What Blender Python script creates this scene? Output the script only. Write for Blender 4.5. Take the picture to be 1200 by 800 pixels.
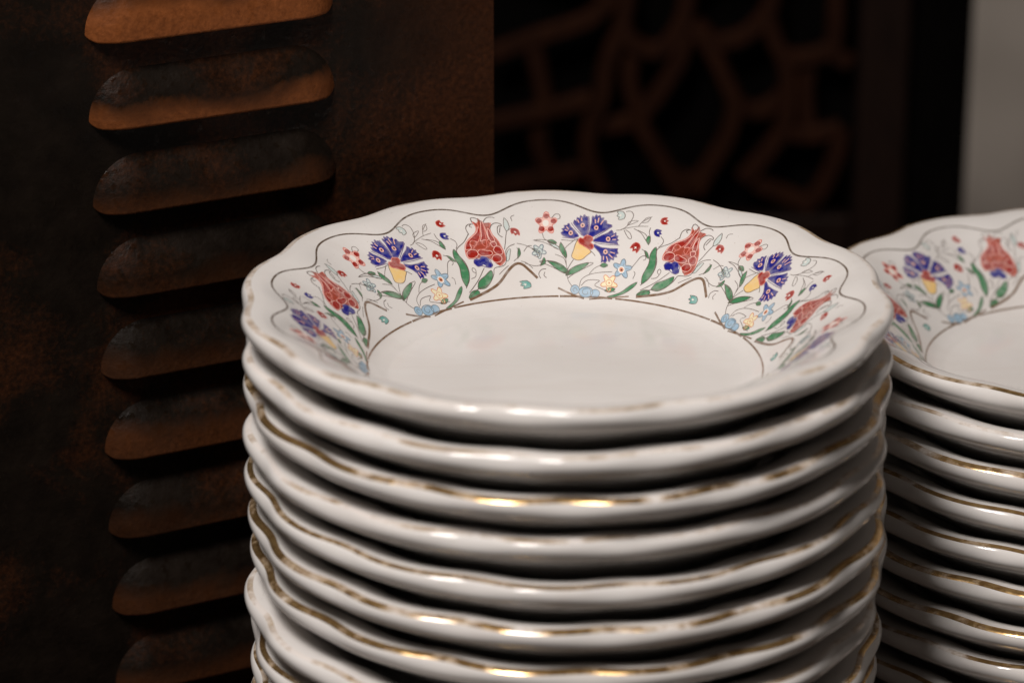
import bpy, math, random
import numpy as np
from mathutils import Vector, Matrix
from mathutils.geometry import tessellate_polygon

for o in list(bpy.data.objects):
    bpy.data.objects.remove(o, do_unlink=True)
scene = bpy.context.scene
COL = scene.collection
R = math.radians

# ------------------------------------------------------------------ camera
FLOOR_TOP = 0.21                      # well floor of the top plate above the table
cam_d = bpy.data.cameras.new('camera')
cam = bpy.data.objects.new('camera', cam_d)
COL.objects.link(cam)
cam.location = (-0.01808, -1.03482, 0.40429 + FLOOR_TOP)
cam.rotation_euler = (R(90) - 0.362785, 0, 0)
cam_d.sensor_width = 36.0
cam_d.lens = 36.0 * 3800 / 1200
cam_d.clip_start = 0.02
cam_d.clip_end = 50
cam_d.dof.use_dof = True
cam_d.dof.focus_distance = 1.165
cam_d.dof.aperture_fstop = 6.7
cam_d.dof.aperture_blades = 7
scene.camera = cam

# ------------------------------------------------------------------ light (an indoor photograph: one window-like lamp, dim room)
world = bpy.data.worlds.new('World')
scene.world = world
world.use_nodes = True
bg = world.node_tree.nodes['Background']
bg.inputs[0].default_value = (1.0, 0.86, 0.76, 1)
bg.inputs[1].default_value = 0.042

def area(name, loc, target, sx, sy, power, color):
    d = bpy.data.lights.new(name, 'AREA')
    d.shape = 'RECTANGLE'; d.size = sx; d.size_y = sy
    d.energy = power; d.color = color
    o = bpy.data.objects.new(name, d)
    COL.objects.link(o)
    o.location = loc
    o.rotation_euler = (Vector(target) - Vector(loc)).to_track_quat('-Z', 'Y').to_euler()
    return o
KEY_AZ, KEY_EL, KEY_D = R(27), R(56), 1.7
kc = (0, 0, 0.24)
area('key_lamp', (kc[0] - math.sin(KEY_AZ) * math.cos(KEY_EL) * KEY_D,
                  kc[1] - math.cos(KEY_AZ) * math.cos(KEY_EL) * KEY_D,
                  kc[2] + math.sin(KEY_EL) * KEY_D), kc, 0.38, 0.5, 30, (1.0, 0.925, 0.872))

vs = scene.view_settings
vs.view_transform = 'Standard'
vs.look = 'None'
vs.exposure = 0.0
vs.gamma = 1.0
vs.use_curve_mapping = False
scene.cycles.use_denoising = True
scene.cycles.max_bounces = 8
scene.cycles.caustics_reflective = False
scene.cycles.caustics_refractive = False

# ------------------------------------------------------------------ helpers
def lin(c):
    c /= 255.0
    return c / 12.92 if c <= 0.04045 else ((c + 0.055) / 1.055) ** 2.4

def rgb(r, g, b, k=1.0):
    return (min(.9, lin(r) * k), min(.9, lin(g) * k), min(.9, lin(b) * k), 1)

class NT:
    """tiny node-graph helper"""
    def __init__(self, name):
        self.m = bpy.data.materials.new(name)
        self.m.use_nodes = True
        self.t = self.m.node_tree
        self.b = self.t.nodes['Principled BSDF']
    def n(self, typ, **kw):
        nd = self.t.nodes.new(typ)
        for k, v in kw.items():
            setattr(nd, k, v)
        return nd
    def l(self, a, b):
        self.t.links.new(a, b)
    def obj(self):
        return self.n('ShaderNodeTexCoord').outputs['Object']
    def noise(self, vec, scale, detail=4, rough=.55, dist=0.0):
        nd = self.n('ShaderNodeTexNoise')
        nd.inputs['Scale'].default_value = scale
        nd.inputs['Detail'].default_value = detail
        nd.inputs['Roughness'].default_value = rough
        nd.inputs['Distortion'].default_value = dist
        self.l(vec, nd.inputs['Vector'])
        return nd.outputs['Fac']
    def ramp(self, fac, stops):
        nd = self.n('ShaderNodeValToRGB')
        e = nd.color_ramp.elements
        while len(e) > 1:
            e.remove(e[-1])
        e[0].position, e[0].color = stops[0][0], stops[0][1]
        for p, c in stops[1:]:
            x = e.new(p); x.color = c
        self.l(fac, nd.inputs[0])
        return nd.outputs[0]
    def math(self, op, a, b=None, clamp=False):
        nd = self.n('ShaderNodeMath', operation=op, use_clamp=clamp)
        for i, v in enumerate((a, b)):
            if v is None:
                continue
            if isinstance(v, (int, float)):
                nd.inputs[i].default_value = v
            else:
                self.l(v, nd.inputs[i])
        return nd.outputs[0]
    def mix(self, fac, a, b):
        nd = self.n('ShaderNodeMix', data_type='RGBA')
        for sock, v in ((nd.inputs[0], fac), (nd.inputs[6], a), (nd.inputs[7], b)):
            if isinstance(v, (tuple, float, int)):
                sock.default_value = v
            else:
                self.l(v, sock)
        return nd.outputs[2]
    def bump(self, h, strength, dist):
        nd = self.n('ShaderNodeBump')
        nd.inputs['Strength'].default_value = strength
        nd.inputs['Distance'].default_value = dist
        self.l(h, nd.inputs['Height'])
        self.l(nd.outputs[0], self.b.inputs['Normal'])
    def set(self, **kw):
        for k, v in kw.items():
            s = self.b.inputs[k.replace('_', ' ')]
            if isinstance(v, (tuple, float, int)):
                s.default_value = v
            else:
                self.l(v, s)
        return self

def grey(v):
    return (v, v, v, 1)

def link(name, mesh, parent=None):
    o = bpy.data.objects.new(name, mesh)
    COL.objects.link(o)
    if parent is not None:
        o.parent = parent
    return o

def empty(name, loc=(0, 0, 0), rz=0.0):
    o = bpy.data.objects.new(name, None)
    COL.objects.link(o)
    o.location = loc
    o.rotation_euler = (0, 0, rz)
    o.empty_display_size = 0.02
    return o

def tag(o, label, cat, group=None):
    o['label'] = label
    o['category'] = cat
    if group:
        o['group'] = group
    return o

def mesh(name, verts, faces, mats, smooth=True, fmat=None, normals=None):
    me = bpy.data.meshes.new(name)
    me.from_pydata([tuple(map(float, v)) for v in verts], [], faces)
    for m in mats:
        me.materials.append(m)
    if fmat is not None:
        me.polygons.foreach_set('material_index', fmat)
    me.polygons.foreach_set('use_smooth', [smooth] * len(me.polygons))
    me.update()
    if normals is not None:
        me.normals_split_custom_set_from_vertices([tuple(map(float, n)) for n in normals])
    return me

def box(name, x0, x1, y0, y1, z0, z1, mat, parent=None, bev=0.0):
    v = [(x, y, z) for x in (x0, x1) for y in (y0, y1) for z in (z0, z1)]
    f = [(0, 1, 3, 2), (4, 6, 7, 5), (0, 4, 5, 1), (2, 3, 7, 6), (0, 2, 6, 4), (1, 5, 7, 3)]
    o = link(name, mesh(name, v, f, [mat], False), parent)
    if bev:
        md = o.modifiers.new('bevel', 'BEVEL'); md.width = bev; md.segments = 2
    return o

def crom(P, n):
    P = np.asarray(P, float)
    Q = np.vstack([2 * P[0] - P[1], P, 2 * P[-1] - P[-2]])
    out = []
    for i in range(1, len(Q) - 2):
        a, b, c, d = Q[i - 1:i + 3]
        for k in range(n):
            t = k / n
            out.append(.5 * (2 * b + (c - a) * t + (2 * a - 5 * b + 4 * c - d) * t * t + (-a + 3 * b - 3 * c + d) * t ** 3))
    out.append(Q[-2])
    return np.array(out)

# ------------------------------------------------------------------ materials
PORC = (0.80, 0.765, 0.735, 1)
def porcelain():
    g = NT('glazed_porcelain')
    v = g.obj()
    n1 = g.noise(v, 22, 3)
    n2 = g.noise(v, 260, 2)
    mp = g.n('ShaderNodeMapping'); mp.inputs['Scale'].default_value = (.5, 2.2, 1); mp.inputs['Rotation'].default_value = (0, 0, .35)
    g.l(v, mp.inputs[0])
    st = g.noise(mp.outputs[0], 26, 6, .6, .8)
    base = g.ramp(n1, [(.3, (.76, .737, .715, 1)), (.7, (.80, .782, .765, 1))])
    speck = g.ramp(g.noise(v, 1300, 2, .5), [(.735, grey(0)), (.76, grey(.55))])
    base = g.mix(speck, base, (.35, .28, .22, 1))
    g.set(Base_Color=g.mix(g.ramp(st, [(.50, grey(0)), (.66, grey(.4))]), base, (.715, .675, .645, 1)),
          Roughness=g.ramp(g.noise(mp.outputs[0], 34, 5, .6, .6), [(.35, grey(.06)), (.68, grey(.24))]))
    g.b.inputs['IOR'].default_value = 1.5
    g.bump(g.math('ADD', n1, g.math('MULTIPLY', n2, .06)), .10, .0010)
    return g.m
M_PORC = porcelain()

def gold(name, lo, hi, mx=1.0):
    g = NT(name)
    oi = g.n('ShaderNodeObjectInfo')
    vm = g.n('ShaderNodeVectorMath', operation='ADD')
    g.l(g.obj(), vm.inputs[0])
    g.l(oi.outputs['Random'], vm.inputs[1])
    n1 = g.noise(vm.outputs[0], 55, 5, .6)
    n2 = g.noise(vm.outputs[0], 300, 3, .6)
    w = g.ramp(g.math('ADD', n1, g.math('MULTIPLY', g.math('SUBTRACT', n2, .5), .07)), [(lo, grey(mx)), (hi, grey(0))])
    g.set(Base_Color=g.mix(w, (.78, .735, .70, 1), g.ramp(n2, [(.35, (.55, .33, .13, 1)), (.65, (.80, .54, .24, 1))])),
          Metallic=g.math('MULTIPLY', w, .88), Roughness=g.ramp(n2, [(.3, grey(.17)), (.7, grey(.27))]))
    return g.m
M_GOLD = gold('gilt_rim', .48, .66)
M_GOLD_WORN = gold('worn_gilt_rim', .33, .54, .7)

def print_mat(name, col, metal=0.0, fade=.30):
    g = NT(name)
    oi = g.n('ShaderNodeObjectInfo')
    vm = g.n('ShaderNodeVectorMath', operation='ADD')
    g.l(g.obj(), vm.inputs[0]); g.l(oi.outputs['Random'], vm.inputs[1])
    n = g.noise(vm.outputs[0], 420, 3)
    n = g.math('ADD', g.math('MULTIPLY', n, .6), g.math('MULTIPLY', g.noise(vm.outputs[0], 75, 2), .4))
    c = g.mix(g.ramp(n, [(.44, grey(0)), (.68, grey(fade))]), col, PORC)
    g.set(Base_Color=c, Metallic=metal, Roughness=.2)
    return g.m
K = 1.22
PAL = {k: print_mat('print_' + k, rgb(*v, K)) for k, v in dict(
    cobalt=(26, 30, 124), red=(146, 34, 26), green=(66, 124, 86), sky=(144, 174, 196), mist=(188, 200, 198),
    slate=(112, 124, 134), yellow=(222, 188, 122), cream=(234, 214, 176), orange=(200, 128, 86), outline=(96, 84, 78),
    rose=(198, 112, 100), rosepale=(226, 176, 166), blush=(216, 168, 156), mauve=(98, 82, 128), ink=(40, 30, 46),
    brick=(154, 66, 50), teal=(104, 160, 154), white=(226, 218, 212)).items()}
PAL['brown'] = print_mat('print_brown', rgb(136, 108, 84, 1.2), .35, .6)
M_LINE = print_mat('gilt_line', rgb(118, 98, 80, 1.1), .45, .7)

def rusty(name, louver):
    g = NT(name)
    v = g.obj()
    oi = g.n('ShaderNodeObjectInfo')
    vm = g.n('ShaderNodeVectorMath', operation='ADD')
    g.l(v, vm.inputs[0])
    sc = g.n('ShaderNodeVectorMath', operation='SCALE')
    g.l(oi.outputs['Location'], sc.inputs[0]); sc.inputs['Scale'].default_value = 7.0
    if not louver:
        g.l(g.n('ShaderNodeCombineXYZ').outputs[0], sc.inputs[0])
        vm.inputs[1].default_value = (.21, 0, -.16)
    if louver:
        g.l(sc.outputs[0], vm.inputs[1])
    p = vm.outputs[0]
    big = g.noise(p, 13, 5, .6, .4)
    mid = g.noise(p, 60, 6, .65)
    fine = g.noise(p, 520, 4, .7)
    dark = g.ramp(mid, [(.3, (.004, .0028, .002, 1)), (.7, (.012, .008, .0055, 1))])
    rust = g.ramp(fine, [(.3, (.020, .0065, .0028, 1)), (.7, (.060, .020, .0075, 1))])
    patch = g.ramp(g.math('ADD', big, g.math('MULTIPLY', g.math('SUBTRACT', fine, .5), .25)), ([(.52, grey(0)), (.70, grey(.7))] if louver else [(.50, grey(0)), (.66, grey(1))]))
    if not louver:      # rust has crept in from the bare cut edge of the sheet
        ex = g.n('ShaderNodeSeparateXYZ'); g.l(v, ex.inputs[0])
        ed = g.math('MULTIPLY', g.math('SUBTRACT', ex.outputs['X'], .108), 17.0, True)
        ed = g.math('MULTIPLY', ed, g.ramp(g.math('ADD', big, g.math('MULTIPLY', mid, .3)), [(.46, grey(.25)), (.68, grey(.9))]))
        patch = g.math('MAXIMUM', patch, ed)
    c = g.mix(patch, dark, rust)
    rough = g.ramp(mid, [(.3, grey(.28)), (.7, grey(.6))])
    if louver:
        sx = g.n('ShaderNodeSeparateXYZ'); g.l(v, sx.inputs[0])
        wear_shade = g.n('ShaderNodeSeparateColor'); g.l(oi.outputs['Color'], wear_shade.inputs[0])
        # bare copper-brown metal rubbed along the lower lip
        t = g.math('DIVIDE', sx.outputs['Z'], .0165)
        t = g.math('ADD', t, g.math('MULTIPLY', g.math('SUBTRACT', big, .5), 2.0))
        t = g.math('ADD', t, g.math('MULTIPLY', g.math('SUBTRACT', mid, .5), .45))
        t = g.math('ADD', t, g.math('MULTIPLY', g.math('SUBTRACT', fine, .5), .35))
        t = g.math('SUBTRACT', wear_shade.outputs[0], t)
        k = g.ramp(g.math('ADD', t, .5), [(.28, grey(0)), (.74, grey(1))])
        cop = g.ramp(fine, [(.2, (.10, .030, .009, 1)), (.6, (.20, .063, .019, 1)), (.85, (.27, .092, .030, 1))])
        c = g.mix(g.math('MULTIPLY', k, wear_shade.outputs[1]), c, cop)
    chip = g.noise(p, 230, 2, .5)
    rough = g.mix(g.ramp(chip, [(.60, grey(0)), (.66, grey(1))]), rough, grey(.10))
    g.set(Base_Color=c, Roughness=rough, Metallic=.0)
    g.b.inputs['Specular IOR Level'].default_value = .09
    g.bump(g.math('ADD', g.math('ADD', mid, g.math('MULTIPLY', chip, .8)), g.math('MULTIPLY', fine, .6)), .4, .0010)
    return g.m
M_RUST = rusty('rusty_black_metal', False)
M_LOUV = rusty('rubbed_rusty_metal', True)

def wood(name, a, b, rough=.5, spec=.15):
    g = NT(name)
    mp = g.n('ShaderNodeMapping'); mp.inputs['Scale'].default_value = (6, 6, 1)
    g.l(g.obj(), mp.inputs[0])
    n = g.noise(mp.outputs[0], 30, 5)
    g.set(Base_Color=g.ramp(n, [(.3, a), (.7, b)]), Roughness=rough)
    g.b.inputs['Specular IOR Level'].default_value = spec
    g.bump(n, .2, .001)
    return g.m
M_LAT = wood('carved_brown_wood', (.011, .0032, .0012, 1), (.027, .0085, .0032, 1))
M_DARK = wood('black_wood_and_void', (.0012, .001, .001, 1), (.003, .0022, .002, 1), .9, .02)
M_FRAME = wood('dark_brown_wood', (.007, .0035, .0025, 1), (.014, .0065, .0045, 1))
M_TABLE = wood('dark_table_wood', (.020, .012, .008, 1), (.05, .03, .02, 1), .45)
def plaster():
    g = NT('grey_plaster')
    n = g.noise(g.obj(), 9, 6)
    g.set(Base_Color=g.ramp(n, [(.3, (.40, .355, .31, 1)), (.7, (.54, .48, .425, 1))]), Roughness=.9)
    g.bump(n, .3, .004)
    return g.m
M_WALL = plaster()
M_FLOOR = wood('floor_boards', (.02, .014, .01, 1), (.045, .03, .02, 1), .6)

# ------------------------------------------------------------------ setting
def struct(o):
    o['kind'] = 'structure'
    return o
struct(box('floor', -2.5, 2.5, -2.0, 1.6, -1.3, -1.2, M_FLOOR))
struct(box('wall', -2.5, 2.5, 1.6, 1.7, -1.2, 1.8, M_WALL))
tbl = tag(empty('table', (0, 0, 0)), 'dark wooden table top carrying the plate stacks and the screens', 'table')
box('table_top', -1.1, 1.1, -.42, .70, -.035, 0.0, M_TABLE, tbl, .003)
for x in (-1.02, 1.02):
    for y in (-.36, .64):
        box('leg', x - .03, x + .03, y - .03, y + .03, -1.2, -.035, M_TABLE, tbl)

# ------------------------------------------------------------------ louvred metal cabinet at the left
TH = R(28)
cab = tag(empty('metal_cabinet', (-.17115, .075, 0), TH), 'rusty black metal cabinet with a column of pressed louvers behind the plates', 'cabinet')
PX0, PX1, PH = -.20, .1655, .44
LIPS = [FLOOR_TOP + .0955 + .0319 * k for k in (3, 2, 1, 0, -1, -2, -3, -4, -5, -6, -7, -8, -9)]
LIPS = [z for z in LIPS if z > .012]
LX0, LLEN, LH, LP = .0015, .0980, .0215, .0074
def panel_mesh():
    """front sheet 1.5 mm thick with a slot behind every louver"""
    xs = [PX0, LX0 + .012, LX0 + LLEN - .012, PX1]
    zs = [0.0]
    for z in sorted(LIPS):
        zs += [z + .0005, z + .009]
    zs.append(PH)
    holes = {2 * i + 1 for i in range(len(LIPS))}
    v, f = [], []
    for yy in (0.0, .0015):
        for z in zs:
            for x in xs:
                v.append((x, yy, z))
    nz, nx = len(zs), len(xs)
    off = nz * nx
    id_ = lambda i, j, b=0: b * off + i * nx + j
    solid = lambda i, j: 0 <= i < nz - 1 and 0 <= j < nx - 1 and not (j == 1 and i in holes)
    for i in range(nz - 1):
        for j in range(nx - 1):
            if not solid(i, j):
                continue
            f.append((id_(i, j), id_(i, j + 1), id_(i + 1, j + 1), id_(i + 1, j)))
            f.append((id_(i, j, 1), id_(i + 1, j, 1), id_(i + 1, j + 1, 1), id_(i, j + 1, 1)))
            for (di, dj, a, b) in ((-1, 0, (i, j), (i, j + 1)), (1, 0, (i + 1, j + 1), (i + 1, j)), (0, -1, (i + 1, j), (i, j)), (0, 1, (i, j + 1), (i + 1, j + 1))):
                if not solid(i + di, j + dj):
                    f.append((id_(*a, 1), id_(*b, 1), id_(*b), id_(*a)))
    return mesh('front_panel', v, f, [M_RUST], False)
panel = link('front_panel', panel_mesh(), cab)

def louver_mesh():
    L, H, P, rc, wd = LLEN, LH, LP, .0190, .0150
    nu, nv, rb = 72, 22, .0055
    us = .5 * L * (1 - np.cos(np.linspace(0, np.pi, nu + 1)))
    def top(u):
        d = min(u, L - u)
        return H - rc + math.sqrt(max(0, rc * rc - (rc - min(d, rc)) ** 2)) if d < rc else H
    def inset(u, z):
        d = min(u, L - u)
        if d < rc and z > H - rc:
            return rc - math.hypot(rc - d, z - (H - rc))
        return min(d, H - z)
    v, f = [], []
    for u in us:
        zt = top(u)
        if u in (us[0], us[-1]):
            zt = rb + .0004
        d0 = min(u, L - u)
        zb = rb - math.sqrt(max(0, rb * rb - (rb - min(d0, rb)) ** 2))
        zt = max(zt, zb + .0004)
        for k in range(nv + 1):
            z = zb + (zt - zb) * k / nv
            e = max(0.0, min(1.0, inset(u, z) / wd))
            y = -P * (1 - (1 - e) ** 1.9) * (.72 + .28 * (1 - z / H))
            v.append((u, y + .0006, z))
    row = nv + 1
    for i in range(nu):
        for k in range(nv):
            a = i * row + k
            f.append((a, a + row, a + row + 1, a + 1))
    # rolled lower lip: return edge of the sheet
    base = len(v)
    for i in range(nu + 1):
        x, y, z = v[i * row]
        yy = min(.0008, y + .0014)
        v.append((x, yy, z - .0002)); v.append((x, yy, z + .004))
    for i in range(nu):
        a, b = i * row, (i + 1) * row
        c, d = base + 2 * i, base + 2 * i + 2
        f.append((a, c, d, b)); f.append((c, c + 1, d + 1, d))
    return mesh('louver', v, f, [M_LOUV])
LM = louver_mesh()
WEAR_SHADE = [(.5, .5), (.55, .8), (.72, .9), (.80, 1.0), (.42, .70), (.34, .24), (.32, .12), (.42, .16), (.66, .27), (.42, .11), (.38, .20), (.4, .2), (.4, .2)]  # copper wear per louver; weaker values further down paint in the fading light
for z, wr in zip(LIPS, WEAR_SHADE):
    o = link('louver', LM, panel)
    o.location = (LX0, 0, z)
    o.color = (wr[0], wr[1], 0, 1)
box('side_panel', PX1 - .0015, PX1 - .0001, .0017, .22, 0, PH, M_RUST, cab)
box('side_panel', PX0, PX0 + .0015, .0017, .22, 0, PH, M_RUST, cab)
box('back_panel', PX0 + .0016, PX1 - .0016, .2185, .2199, 0, PH, M_RUST, cab)
box('top_panel', PX0 + .0016, PX1 - .0016, .0017, .2184, PH - .0015, PH - .0001, M_RUST, cab)

# ------------------------------------------------------------------ carved lattice screen behind
LATTICE = [[-0.031, 0.098, -0.003, 0.109, 0.027, 0.12, 0.041, 0.135], [-0.031, 0.056, 0.002, 0.064, 0.029, 0.072], [-0.006, 0.107, -0.002, 0.087, 0.002, 0.066], [0.049, 0.135, 0.046, 0.115, 0.038, 0.094, 0.034, 0.071, 0.028, 0.053, 0.027, 0.037, 0.035, 0.013], [0.046, 0.117, 0.054, 0.104, 0.069, 0.101, 0.081, 0.117, 0.084, 0.135], [0.083, 0.11, 0.079, 0.092, 0.068, 0.074, 0.058, 0.058, 0.065, 0.042, 0.076, 0.023, 0.083, 0.01], [0.087, 0.117, 0.099, 0.099, 0.108, 0.081, 0.113, 0.066, 0.108, 0.045, 0.099, 0.029, 0.091, 0.013], [0.09, 0.115, 0.102, 0.105, 0.119, 0.11, 0.131, 0.123, 0.133, 0.135], [0.131, 0.12, 0.136, 0.105, 0.142, 0.092, 0.144, 0.074, 0.142, 0.053, 0.133, 0.038, 0.119, 0.021], [0.139, 0.095, 0.157, 0.096, 0.172, 0.102], [0.171, 0.135, 0.171, 0.115, 0.171, 0.098, 0.18, 0.092], [0.142, 0.05, 0.158, 0.048, 0.176, 0.052], [0.176, 0.052, 0.173, 0.031, 0.165, 0.013, 0.155, 0.002], [-0.031, 0.013, 0.002, 0.021, 0.029, 0.026], [0.076, 0.023, 0.088, 0.018, 0.099, 0.026], [0.002, 0.066, -0.002, 0.045, 0.005, 0.02], [0.054, 0.103, 0.051, 0.081, 0.058, 0.058], [0.113, 0.066, 0.128, 0.062, 0.143, 0.072], [0.028, 0.053, 0.042, 0.053, 0.058, 0.058], [0.119, 0.023, 0.134, 0.014, 0.157, 0.005], [0.157, 0.096, 0.155, 0.074, 0.158, 0.048]]
scr = tag(empty('lattice_screen', (0, .80, 0)), 'dark brown carved lattice screen with curved bars standing behind the plates', 'screen')
def bar_mesh(pts, wd, dp, yo):
    P = crom(np.array(pts).reshape(-1, 2), 6)
    T = np.gradient(P, axis=0); T /= np.linalg.norm(T, axis=1)[:, None]
    Nn = np.stack([-T[:, 1], T[:, 0]], 1)
    sec = [(-wd, 0), (-wd, -dp * .7), (-wd * .7, -dp), (wd * .7, -dp), (wd, -dp * .7), (wd, 0)]
    v, f = [], []
    for p, n in zip(P, Nn):
        for a, y in sec:
            v.append((p[0] + n[0] * a, y + yo, p[1] + n[1] * a))
    m = len(sec)
    for i in range(len(P) - 1):
        for k in range(m):
            f.append((i * m + k, i * m + (k + 1) % m, (i + 1) * m + (k + 1) % m, (i + 1) * m + k))
    f.append(tuple(range(m - 1, -1, -1))); f.append(tuple((len(P) - 1) * m + k for k in range(m)))
    return mesh('bar', v, f, [M_LAT], False)
for i, b in enumerate(LATTICE):
    me = bar_mesh(b, .0056, .008, i * .0004)
    link('bar', me, scr)
    up = list(b); up[1::2] = [.262 - z for z in b[1::2]]
    link('bar', bar_mesh(up, .0056, .008, .0002 + i * .0004), scr)
box('stile', .184, .213, -.016, .012, -1.2, .30, M_FRAME, scr, .002)
box('stile', -.26, -.225, -.016, .012, -1.2, .30, M_FRAME, scr, .002)
box('rail', -.2249, .1839, -.015, .011, .265, .30, M_FRAME, scr, .002)
box('void_board', -.25, .2105, .022, .034, -1.19, .298, M_DARK, scr)  # near-black board added so the lattice openings read as dark void
box('lower_panel', -.2249, .1839, -.006, .008, -1.19, -.001, M_FRAME, scr, .002)
post = tag(empty('dark_post', (.2315, .80, 0)), 'black wooden post standing at the right edge of the lattice screen', 'post')
box('shaft', -.0175, .0190, -.005, .03, -1.186, .42, M_DARK, post, .002)
box('foot', -.0180, .0180, -.012, .036, -1.2, -1.1861, M_DARK, post, .002)

# ------------------------------------------------------------------ plates (millimetres in the profile)
LOBES, A_R, A_Z, CREST = 14, 1.35, .10, R(-4)
INNER = [(0, .3), (30, .2), (56, 0), (62, .5), (66.5, 2.4), (70.5, 6), (78, 13.2), (87, 21), (94, 25.8), (98.5, 28.1), (102.6, 29.5), (106.1, 30.0)]
RIM = [(106.1, 30.0), (107.6, 29.95), (108.9, 29.3), (109.75, 28.0), (110.0, 26.4), (109.6, 24.8), (108.4, 23.2), (105.7, 21.2), (101, 18.5),
       (94, 14.0), (86, 8.2), (78, 3.0), (72, -.7), (66.5, -3.0), (61, -4.3)]
FOOT = [(58.4, -5.6), (57.6, -8), (57.2, -13.6), (56.2, -15), (54.2, -15), (53.4, -13.6), (53, -7), (51.5, -5), (46, -4.4), (0.0, -4.2)]
prof = crom(INNER, 12)
arc = np.r_[0, np.cumsum(np.hypot(*np.diff(prof, axis=0).T))]
WARP = [0.0, 0.0]                       # slight firing warp, differs between plates
def lobe(th):
    x = LOBES * (th - CREST)
    return np.cos(x) - .15 * np.cos(2 * x) + .15
def wgt(r):
    t = np.clip((r - 70) / 30, 0, 1)
    return t * t * (3 - 2 * t)
def soft(z):
    """the scallops fade out down the outer face of the rim"""
    u = np.clip((np.asarray(z, float) - 22) / 7.5, 0, 1)
    return .25 + .75 * u * u * (3 - 2 * u)
def place(th, r, z, kf=1.0):
    k = wgt(r) * lobe(th) * kf
    r = r + A_R * k; z = z + A_Z * k + WARP[0] * wgt(r) * np.cos(2 * th + WARP[1]) + .6 * WARP[0] * wgt(r) * np.cos(3 * th - 2 * WARP[1])
    r = r + .8 * WARP[0] * wgt(r) * np.cos(2 * th - WARP[1])
    return np.stack([r * np.sin(th), r * np.cos(th), z], -1) / 1000.0
def surf(th, s):
    return place(th, np.interp(s, arc, prof[:, 0]), np.interp(s, arc, prof[:, 1]))
def surf_n(th, s, h=.25):
    dt = h / 80
    a = surf(th + dt, s) - surf(th - dt, s)
    b = surf(th, s + h) - surf(th, s - h)
    n = np.cross(b, a)
    n /= np.linalg.norm(n, axis=-1)[..., None]
    return np.where(n[..., 2:] < 0, -n, n)
def plate_body():
    P = [tuple(p) for p in crom(INNER, 5)]
    P += [tuple(p) for p in crom(RIM, 5)[1:]] + FOOT
    ni = len(crom(INNER, 5))
    P = np.array(P)
    KF = np.where(np.arange(len(P)) < ni, 1.0, soft(P[:, 1]))
    nt = LOBES * 20
    v = [(0, 0, P[0][1] / 1000)]
    ths = np.linspace(0, 2 * np.pi, nt, endpoint=False)
    inner = P[1:-1]
    for (r, z), kf in zip(inner, KF[1:-1]):
        v += list(place(ths, np.full(nt, r), np.full(nt, z), kf))
    v.append((0, 0, P[-1][1] / 1000))
    f = []
    m = len(inner)
    for j in range(nt):
        j2 = (j + 1) % nt
        f.append((0, 1 + j2, 1 + j))
        for i in range(m - 1):
            a = 1 + i * nt
            f.append((a + j, a + j2, a + nt + j2, a + nt + j))
        a = 1 + (m - 1) * nt
        f.append((len(v) - 1, a + j, a + j2))
    return mesh('plate_body', v, f, [M_PORC])

def gilt_strip(mat, r0=106.6, r1=108.7, off=.05):
    nt = LOBES * 24
    ths = np.linspace(0, 2 * np.pi, nt, endpoint=False)
    c = crom(RIM[:5], 40)
    c = c[(c[:, 0] >= r0) & (c[:, 0] <= r1) & (c[:, 1] > 28)]
    c = c[np.linspace(0, len(c) - 1, 8).astype(int)]
    t = np.gradient(c, axis=0); t /= np.linalg.norm(t, axis=1)[:, None]
    c = c + off * np.stack([-t[:, 1], t[:, 0]], 1)
    v = []
    for r, z in c:
        v += list(place(ths, np.full(nt, r), np.full(nt, z), soft(z)))
    f = []
    for i in range(len(c) - 1):
        for j in range(nt):
            j2 = (j + 1) % nt
            f.append((i * nt + j, i * nt + j2, (i + 1) * nt + j2, (i + 1) * nt + j))
    return mesh('gilt_rim', v, f, [mat])

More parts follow.
